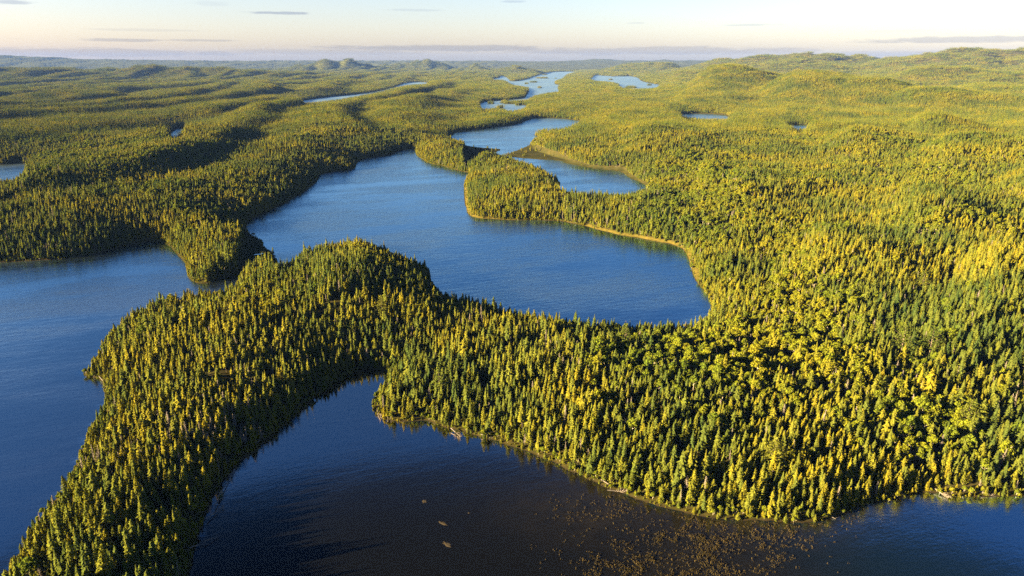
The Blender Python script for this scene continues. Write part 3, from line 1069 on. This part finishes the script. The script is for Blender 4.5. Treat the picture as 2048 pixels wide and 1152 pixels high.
tall = fbm(tx / 28, ty / 28, 171, 2)
tsc = 0.83 * (0.66 + 0.5 * tall) * (0.62 + 0.66 * RNG.random(len(tx)) ** 1.2) * np.where(kinds == 2, 0.86, 1.0) * np.where(RNG.random(len(tx)) < 0.06, 1.25, 1.0) * (0.80 + 0.20 * sstep(sd, 2, 9))
tsc[-len(pp):] = 0.95 + 0.15 * RNG.random(len(pp))
trot = RNG.random(len(tx)) * 6.283
tlean = np.abs(RNG.normal(size=len(tx))) * 0.03
# waterside bushes
bx_, by_ = jitter_grid(-700, 700, 60, R1, 1.25, 75, R1)
bsd = shore_sd(bx_, by_)
k = (bsd > -0.35) & (bsd < 2.6) & (RNG.random(len(bx_)) < 0.75)
bx_, by_, bsd = bx_[k], by_[k], bsd[k]
bma = marsh_amount(bx_, by_)
k = (bma < 0.5) & (RNG.random(len(bx_)) > 0.85 * bank_amount(bx_, by_))
bx_, by_, bsd, bma = bx_[k], by_[k], bsd[k], bma[k]
bz_ = ground_z(bx_, by_, bsd, bma)
bpid = RNG.choice(np.array(BY_KIND['cedar'] + BY_KIND['birch'][2:]), len(bx_))
bsc = 0.09 + 0.24 * RNG.random(len(bx_)) ** 1.5
print('single trees', len(tx))

# patches further out
qx, qy = jitter_grid(-2300, 2300, 600, R2, 7.8, R1, R2)
qs = shore_sd(qx, qy)
k = qs > 5.0
q1 = (qx[k], qy[k], qs[k], np.zeros(k.sum()))
wx_, wy_ = jitter_grid(-8000, 8000, 1500, R3, 24.0, R2, 5200)
ws = shore_sd(wx_, wy_)
k = ws > 14
q2 = (wx_[k], wy_[k], ws[k], np.ones(k.sum()))
wx_, wy_ = jitter_grid(-8000, 8000, 3000, R3, 36.0, 5200, R3)
ws = shore_sd(wx_, wy_)
k = ws > 16
q3 = (wx_[k], wy_[k], ws[k], np.full(k.sum(), 2))
# small patches along the far shores
ex, ey = [], []
for P in W_POLYS[4:7] + W_POLYS[8:11] + I_POLYS:
    Q = np.roll(P, -1, axis=0)
    for a, b in zip(P, Q):
        n_ = int(np.hypot(*(b - a)) / 3.0) + 1
        t = RNG.random(n_)
        d = (b - a) / (np.hypot(*(b - a)) + 1e-9)
        o = (RNG.random(n_) - 0.5) * 60
        ex.append(a[0] + (b - a)[0] * t - d[1] * o)
        ey.append(a[1] + (b - a)[1] * t + d[0] * o)
ex, ey = np.concatenate(ex), np.concatenate(ey)
es = shore_sd(ex, ey)
k = (es > 3) & (es < 26) & (np.hypot(ex, ey) > R1) & (np.hypot(ex, ey) < R3) & (np.abs(np.degrees(np.arctan2(ex, ey))) < 47)
q4 = (ex[k], ey[k], es[k], np.zeros(k.sum()))
fx = np.concatenate([q[0] for q in (q1, q2, q3, q4)])
fy = np.concatenate([q[1] for q in (q1, q2, q3, q4)])
fs = np.concatenate([q[2] for q in (q1, q2, q3, q4)])
fc = np.concatenate([q[3] for q in (q1, q2, q3, q4)])
fm = marsh_amount(fx, fy)
fz = ground_z(fx, fy, fs, fm)
fb = np.where(RNG.random(len(fx)) < birch_share(fx, fy) * 0.9 + 0.04, 1, 0)
fp = np.where(fc == 0, 2 * RNG.integers(0, 4, len(fx)) + fb, 8 + 2 * RNG.integers(0, 3, len(fx)) + fb)
fsc = np.where(fc == 2, 1.35, np.where(fc == 1, 0.9, 0.82)) * (0.85 + 0.3 * RNG.random(len(fx)))
fzs = np.where(fc == 2, 0.8, 1.0)
print('patches', len(fx))

# ------------------------------------------------------------------ individual trees: the ones that show largest
tpx, tpy = project(tx, ty, tz + 5)
rr = np.sqrt(tx ** 2 + ty ** 2 + (H - tz) ** 2)
inframe = (tpx > -6) & (tpx < 2054) & (tpy > 0) & (tpy < 1160)
single = np.zeros(len(tx), bool)
LIMIT = {0: 290, 1: 290, 2: 200, 3: 40, 4: 90}
for ki, lim in LIMIT.items():
    c = np.nonzero((kinds == ki) & inframe)[0]
    c = c[np.argsort(rr[c] / (np.array([p['h'] for p in PROTO])[pid[c]] * tsc[c]))][:lim]
    single[c] = True
for i in range(N_TREE):
    p = PROTO[i]
    v, q, t = p['t'].arrays()
    p['tmesh'] = make_mesh(p['kind'] + '_trunk', v, [t, q], [p['tm']])
    v, q, t = p['c'].arrays()
    p['cmesh'] = make_mesh(p['kind'] + '_crown', v, [t, q], [p['cm']])

NAME = {0: 'spruce_tree', 1: 'cedar_tree', 2: 'birch_tree', 3: 'pine_tree', 4: 'dead_tree'}
CAT = {0: 'spruce tree', 1: 'cedar tree', 2: 'birch tree', 3: 'pine tree', 4: 'dead tree'}
GRP = {0: 'spruces of the nearest shores', 1: 'cedars of the nearest shores', 2: 'broadleaf trees of the nearest woods', 3: 'tall pines above the canopy', 4: 'bare grey dead trees'}
ORD = ['first', 'second', 'third', 'fourth', 'fifth', 'sixth', 'seventh', 'eighth', 'ninth', 'tenth', 'eleventh', 'twelfth', 'thirteenth', 'fourteenth', 'fifteenth', 'sixteenth', 'seventeenth', 'eighteenth', 'nineteenth', 'twentieth']


def nth(k):
    if k < 20:
        return ORD[k]
    tens = ['', '', 'twenty', 'thirty', 'forty', 'fifty', 'sixty', 'seventy', 'eighty', 'ninety']
    n_ = k + 1
    if n_ % 10 == 0:
        return tens[n_ // 10][:-1] + 'ieth'
    return tens[n_ // 10] + '-' + ORD[n_ % 10 - 1]


def zone(px, py, x, y, s_):
    if x < -5 and px < 700 and y < 420:
        z_ = 'on the left peninsula'
        if s_ < 7:
            near = 'at the water'
        elif s_ < 13:
            near = 'near the shore'
        elif s_ < 22:
            near = 'in from the shore'
        else:
            near = 'along the middle'
        side = 'bay side' if float(inside(W_POLYS[0], np.array([x + s_ + 9]), np.array([y - 4]))[0]) else 'lake side'
        part = ['bottom edge', 'beside fallen trunks', 'below the cove', 'by the cove', 'beyond the cove'][min(4, max(0, int((1152 - py) / 110)))]
        return f'{near}, left peninsula {side}, {part}'
    near = 'at the water' if s_ < 7 else ('behind the shore' if s_ < 15 else 'inside the wood')
    if px < 900:
        z_ = 'on the point beside the cove'
    elif px < 1180:
        z_ = 'on the dark bank'
    elif px < 1400:
        z_ = 'where the bright bank begins'
    elif px < 1560:
        z_ = 'before the sunlit bulge'
    elif px < 1700:
        z_ = 'on the sunlit bulge by reeds'
    elif px < 1860:
        z_ = 'around the shaded notch'
    else:
        z_ = 'on the lower right bank'
    return f'{near} {z_}'


sel = np.nonzero(single)[0]
keyed = {}
heights = np.array([p['h'] for p in PROTO])[pid] * tsc
for i in sel:
    kd = kinds[i]
    hh_ = heights[i]
    size = {0: ('short', 'slim', 'tall'), 1: ('low', 'bushy', 'tall'), 2: ('low', 'round', 'tall'), 3: ('layered',) * 3, 4: ('short', 'bare', 'tall')}[int(kd)][0 if hh_ < 8.2 else (1 if hh_ < 11.5 else 2)]
    kname = {0: 'spruce', 1: 'cedar', 2: 'leafy birch', 3: 'pine', 4: 'grey snag'}[int(kd)]
    keyed.setdefault((size, kname, zone(tpx[i], tpy[i], tx[i], ty[i], sd[i])), []).append(i)
LAB = {}
for (size, kname, z_), li in keyed.items():
    li.sort(key=lambda i: tpx[i])
    for k_, i in enumerate(li):
        if len(li) == 1:
            LAB[i] = f'{size} {kname} {z_}'
        elif k_ == 0:
            LAB[i] = f'leftmost {size} {kname} {z_}'
        else:
            LAB[i] = f'{nth(k_)} {size} {kname} from left {z_}'.replace('leafy ', '').replace('grey snag', 'snag')
for i in sel:
    p = PROTO[pid[i]]
    kd = int(kinds[i])
    e = link(NAME[kd], None, loc=(float(tx[i]), float(ty[i]), float(tz[i])), label=' '.join(LAB[i].split()), category=CAT[kd], group=GRP[kd])
    e.rotation_euler = (float(tlean[i]), 0, float(trot[i]))
    s_ = float(tsc[i])
    e.scale = (s_ * 1.06, s_ * 1.06, s_ * (0.70 + 0.2 * random.random()))
    e.empty_display_size = 0.5
    link('trunk', p['tmesh'], parent=e)
    link('branches' if kd == 4 else 'crown', p['cmesh'], parent=e)

# ------------------------------------------------------------------ the rest of the forest: one object
V, QF, TF, MI_Q, MI_T, PA = [], [], [], [], [], []
nv = 0


def add_proto(v, q, t, mat, code):
    global nv
    V.append(v)
    PA.append(np.full(len(v), code))
    if len(q):
        QF.append(q + nv)
        MI_Q.append(np.full(len(q), MATS.index(mat)))
    if len(t):
        TF.append(t + nv)
        MI_T.append(np.full(len(t), MATS.index(mat)))
    nv += len(v)


for i, p in enumerate(PROTO):
    for g_, m_ in ((p['t'], p['tm']), (p['c'], p['cm'])):
        v, q, t = g_.arrays()
        add_proto(v, q, t, m_, i)
for i, (cls, parts) in enumerate(PATCH):
    for v, q, t, m_ in parts:
        add_proto(v, q, t, m_, N_TREE + i)
NP = N_TREE + len(PATCH)
rest = ~single
PX = np.concatenate([tx[rest], fx, bx_])
PY = np.concatenate([ty[rest], fy, by_])
PZ = np.concatenate([tz[rest], fz, bz_ - 0.35])
PID = np.concatenate([pid[rest], fp + N_TREE, bpid])
PS = np.concatenate([tsc[rest] * 1.06, fsc, bsc * 1.5])
PSZ = np.concatenate([tsc[rest] * (0.70 + 0.2 * RNG.random(rest.sum())), fsc * fzs, bsc])
PR = np.concatenate([trot[rest], RNG.random(len(fx)) * 6.283, RNG.random(len(bx_)) * 6.283])
PL = np.concatenate([tlean[rest], np.zeros(len(fx) + len(bx_))])
npt = len(PX)
nproto = nv
verts = np.concatenate(V + [np.stack([PX, PY, PZ], 1)])
code = np.concatenate(PA + [PID]).astype(np.int32)
isp = np.concatenate([np.zeros(nproto), np.ones(npt)]).astype(np.int32)
scl = np.concatenate([np.ones((nproto, 3)), np.stack([PS, PS, PSZ], 1)])
rotv = np.concatenate([np.zeros((nproto, 3)), np.stack([PL, np.zeros(npt), PR], 1)])
tq = np.concatenate(TF)
qq = np.concatenate(QF)
fme = make_mesh('forest', verts, [tq, qq], MATS, np.concatenate(MI_T + MI_Q), attrs={
    'code': ('INT', code), 'spot': ('INT', isp), 'size': ('FLOAT_VECTOR', scl), 'turn': ('FLOAT_VECTOR', rotv)})
forest = link('forest', fme, kind='stuff', label='dense boreal forest of spruce, cedar and birch covering the land between the lakes')
ng = bpy.data.node_groups.new('forest', 'GeometryNodeTree')
ng.interface.new_socket('Geometry', in_out='INPUT', socket_type='NodeSocketGeometry')
ng.interface.new_socket('Geometry', in_out='OUTPUT', socket_type='NodeSocketGeometry')
N = ng.nodes
gi, go = N.new('NodeGroupInput'), N.new('NodeGroupOutput')


def named(nm, typ):
    a = N.new('GeometryNodeInputNamedAttribute')
    a.data_type = typ
    a.inputs['Name'].default_value = nm
    return a.outputs[0]


def eq(sock, val):
    c = N.new('FunctionNodeCompare')
    c.data_type = 'INT'
    c.operation = 'EQUAL'
    ng.links.new(sock, c.inputs[2])
    c.inputs[3].default_value = val
    return c.outputs[0]


code_s, spot_s, size_s, turn_s = named('code', 'INT'), named('spot', 'INT'), named('size', 'FLOAT_VECTOR'), named('turn', 'FLOAT_VECTOR')
sep = N.new('GeometryNodeSeparateGeometry')
sep.domain = 'POINT'
ng.links.new(gi.outputs[0], sep.inputs[0])
ng.links.new(eq(spot_s, 1), sep.inputs['Selection'])
join = N.new('GeometryNodeJoinGeometry')
for k_ in range(NP):
    sp_ = N.new('GeometryNodeSeparateGeometry')
    sp_.domain = 'POINT'
    ng.links.new(sep.outputs[1], sp_.inputs[0])
    ng.links.new(eq(code_s, k_), sp_.inputs['Selection'])
    iop = N.new('GeometryNodeInstanceOnPoints')
    ng.links.new(sep.outputs[0], iop.inputs['Points'])
    ng.links.new(eq(code_s, k_), iop.inputs['Selection'])
    ng.links.new(sp_.outputs[0], iop.inputs['Instance'])
    e2r = N.new('FunctionNodeEulerToRotation')
    ng.links.new(turn_s, e2r.inputs[0])
    ng.links.new(e2r.outputs[0], iop.inputs['Rotation'])
    ng.links.new(size_s, iop.inputs['Scale'])
    ng.links.new(iop.outputs[0], join.inputs[0])
ng.links.new(join.outputs[0], go.inputs[0])
md = forest.modifiers.new('forest', 'NODES')
md.node_group = ng

# ------------------------------------------------------------------ fallen trunks, shoals, reeds
logs = [((438, 994), (470, 940), 'dead', 'bushy grey fallen treetop lying in the bay off the left peninsula'),
        ((418, 1037), (447, 1014), 'dead', 'long pale fallen trunk slanting out into the bay from the left peninsula'),
        ((432, 1010), (446, 987), 'green', 'fallen tree still green with moss lying in the bay by the left peninsula'),
        ((388, 1096), (407, 1088), 'bare', 'thin pale log in the bay nearest the bottom of the left peninsula'),
        ((416, 1083), (438, 1073), 'bare', 'short floating pale log in the bay, clear of the left peninsula'),
        ((518, 885), (530, 870), 'bare', 'bleached log lying along the bank of the bay on the left peninsula'),
        ((905, 862), (921, 874), 'dead', 'tangle of pale dead branches on the dark bank right of the point'),
        ((968, 873), (985, 876), 'bare', 'short grey log on the dark bank of the bay'),
        ((1208, 966), (1228, 976), 'bare', 'bleached trunk dipping into the bay left of the reeds'),
        ((1222, 984), (1254, 983), 'dead', 'branching bleached trunk lying flat at the water left of the reeds'),
        ((1643, 1024), (1672, 1037), 'bare', 'white log on the tip of the sunlit bulge above the reeds'),
        ((1876, 985), (1896, 996), 'dead', 'pale fallen trunk in the water at the sunlit bank on the lower right'),
        ((1966, 988), (1992, 991), 'bare', 'bleached log along the waterline at the far lower right'),
        ((755, 822), (762, 838), 'dead', 'white fallen treetop at the tip of the blunt point beside the cove'),
        ((200, 757), (212, 770), 'bare', 'grey log at the small knob on the lake side of the left peninsula')]
for li, ((ax_, ay_), (bx2, by2), style, lab) in enumerate(logs):
    a_ = np.array(unproj(ax_, ay_, 0.3))
    b_ = np.array(unproj(bx2, by2, 0.3))
    L_ = float(np.hypot(*(b_ - a_)))
    L_ = max(L_, 3.0)
    e = link('fallen_log', None, loc=(float(a_[0]), float(a_[1]), 0.55), label=lab, category='fallen tree', group='fallen trunks at the bay shore')
    e.rotation_euler = (0, 0, math.atan2(b_[1] - a_[1], b_[0] - a_[0]))
    e.empty_display_size = 0.5
    rg = np.random.default_rng(700 + li)
    g = Geo()
    bend = rg.normal() * 0.3
    tube(g, [(-1.2, 0, 0.5), (L_ * 0.3, bend * 0.5, 0.15), (L_ * 0.65, bend, -0.2), (L_, bend * 0.6, -0.35)], [0.15, 0.12, 0.09, 0.04], 7)
    v, q, t = g.arrays()
    link('trunk', make_mesh('log_trunk', v, [t, q], [M_DEAD]), parent=e)
    g = Geo()
    nb = {'dead': 46, 'green': 60, 'bare': 9}[style]
    for k_ in range(nb):
        x_ = L_ * (0.25 + 0.75 * rg.random())
        a = rg.random() * 3.14
        Lb = (0.5 + 1.3 * rg.random()) * (1.15 - 0.5 * x_ / L_) * (1.0 if style != 'bare' else 0.5)
        tip = (x_ + Lb * 0.6, math.cos(a) * Lb, -0.1 + math.sin(a) * Lb * 0.8)
        tube(g, [(x_, 0, -0.1), tip], [0.045, 0.012], 3)
    v, q, t = g.arrays()
    link('branches', make_mesh('log_branches', v, [t, q], [M_DEADTWIG if style != 'green' else M_CEDAR]), parent=e)

M_SHOAL = plain_material('pale_shoal', (0.028, 0.024, 0.016), (0.060, 0.048, 0.030), 1.5)
for si, ((px, py), lx, ly, an, lab) in enumerate([((848, 1002), 1.1, 1.3, 0.3, 'small tan rock just under the water, farthest of the bay shoals'), ((884, 1046), 2.6, 0.9, -0.6, 'tan ledge just under the water in the middle of the bay'),
                                               ((893, 1089), 2.6, 1.0, -0.7, 'tan ledge just under the water, nearest the bottom edge of the bay'), ((938, 1026), 0.5, 0.4, 0, 'tiny pale stone just showing right of the bay ledges')]):
    rg = np.random.default_rng(800 + si)
    x_, y_ = unproj(px, py)
    rings, per_ = 6, 18
    vv = [(0, 0, 0.05)]
    for r_ in range(1, rings + 1):
        for k_ in range(per_):
            a = 6.283 * k_ / per_
            f_ = r_ / rings * (0.75 + 0.35 * math.sin(2 * a + si) * math.sin(3 * a + 1) + 0.2 * rg.random())
            vv.append((lx * f_ * math.cos(a), ly * f_ * math.sin(a), 0.05 - 0.09 * (r_ / rings) ** 2 + 0.05 * (rg.random() - 0.5)))
    tt = [(0, 1 + k_, 1 + (k_ + 1) % per_) for k_ in range(per_)]
    qq_ = [(1 + (r_ - 1) * per_ + k_, 1 + r_ * per_ + k_, 1 + r_ * per_ + (k_ + 1) % per_, 1 + (r_ - 1) * per_ + (k_ + 1) % per_) for r_ in range(1, rings) for k_ in range(per_)]
    o = link('rock', make_mesh('rock', vv, [np.array(tt), np.array(qq_)], [M_SHOAL], smooth=True), loc=(x_, y_, 0), label=lab, category='rock', group='shoals in the dark bay')
    o.rotation_euler = (0, 0, an)

# reeds standing in the shallows below the sunlit bulge
rg = np.random.default_rng(77)
rp_ = []
npx = rg.random((60000, 2)) * np.array([720, 190]) + np.array([1060, 990])
X_, Y_ = [], []
dx_, dz_ = (npx[:, 0] - 1024) / F, -(npx[:, 1] - 576) / F
c_, s_ = math.cos(PITCH), math.sin(PITCH)
tt_ = H / (s_ - dz_ * c_)
X_, Y_ = dx_ * tt_, (c_ + dz_ * s_) * tt_
rsd = shore_sd(X_, Y_)
core = np.exp(-(((npx[:, 0] - 1330 - (npx[:, 1] - 1152) * -1.2) / 150) ** 2 + ((npx[:, 1] - 1100) / 80) ** 2))
core = np.maximum(core, 0.9 * np.exp(-(((npx[:, 0] - 1500) / 110) ** 2 + ((npx[:, 1] - 1055) / 22) ** 2)))
core = np.maximum(core, 0.35 * np.exp(-(((npx[:, 0] - 1230) / 90) ** 2 + ((npx[:, 1] - 1030) / 35) ** 2)))
pat = sstep(fbm(X_ / 5.0 + Y_ / 9.0, Y_ / 2.2 - X_ / 6.0, 201, 3), 0.46, 0.66)
fine_n = sstep(fbm(X_ / 1.3, Y_ / 1.3, 211, 2), 0.4, 0.7)
kk = (rsd < -1.2) & (rg.random(len(X_)) < 0.85 * core * (0.12 + 0.88 * pat) * (0.2 + 0.8 * fine_n))
X_, Y_ = X_[kk], Y_[kk]
n_ = len(X_)
nb = 3
bx3 = np.repeat(X_, nb) + rg.normal(size=n_ * nb) * 0.22
by3 = np.repeat(Y_, nb) + rg.normal(size=n_ * nb) * 0.22
hh3 = 0.15 + 0.3 * rg.random(n_ * nb)
an3 = 0.5 + 0.5 * rg.normal(size=n_ * nb)
ln = 0.2 + 0.35 * rg.random(n_ * nb)
ddx, ddy = np.cos(an3), np.sin(an3)
v0 = np.stack([bx3 - ddy * 0.04, by3 + ddx * 0.04, np.full(n_ * nb, -0.05)], 1)
v1 = np.stack([bx3 + ddy * 0.04, by3 - ddx * 0.04, np.full(n_ * nb, -0.05)], 1)
v2 = np.stack([bx3 + ddx * ln * 0.4 + ddy * 0.05, by3 + ddy * ln * 0.4 - ddx * 0.05, hh3 * 0.8], 1)
v3 = np.stack([bx3 + ddx * ln, by3 + ddy * ln, hh3 * 0.7], 1)
vv = np.stack([v0, v1, v2, v3], 1).reshape(-1, 3)
M_REED = plain_material('reed_blades', (0.024, 0.022, 0.009), (0.078, 0.058, 0.018), 0.6)
link('reeds', make_mesh('reeds', vv, [np.arange(n_ * nb)[:, None] * 4 + np.arange(4)[None]], [M_REED]), kind='stuff', label='golden reeds standing in drifts in the shallow water')
print('reed tufts', n_)

# ------------------------------------------------------------------ haze
hz, nt, out = material('haze')
pv = nt.n('ShaderNodeVolumePrincipled')
pv.inputs['Color'].default_value = (0.13, 0.27, 0.80, 1)
pv.inputs['Density'].default_value = 2.5e-5
nt.link(pv.outputs[0], out.inputs['Volume'])
S = 20000.0
hv = np.array([(x, y, z) for x in (-S, S) for y in (-1500, 19000) for z in (-6.0, 330.0)])
hf = [(0, 1, 3, 2), (4, 6, 7, 5), (0, 4, 5, 1), (2, 3, 7, 6), (0, 2, 6, 4), (1, 5, 7, 3)]
link('haze', make_mesh('haze', hv, [np.array(hf)], [hz]), kind='stuff', label='thin blue haze over the far forest')
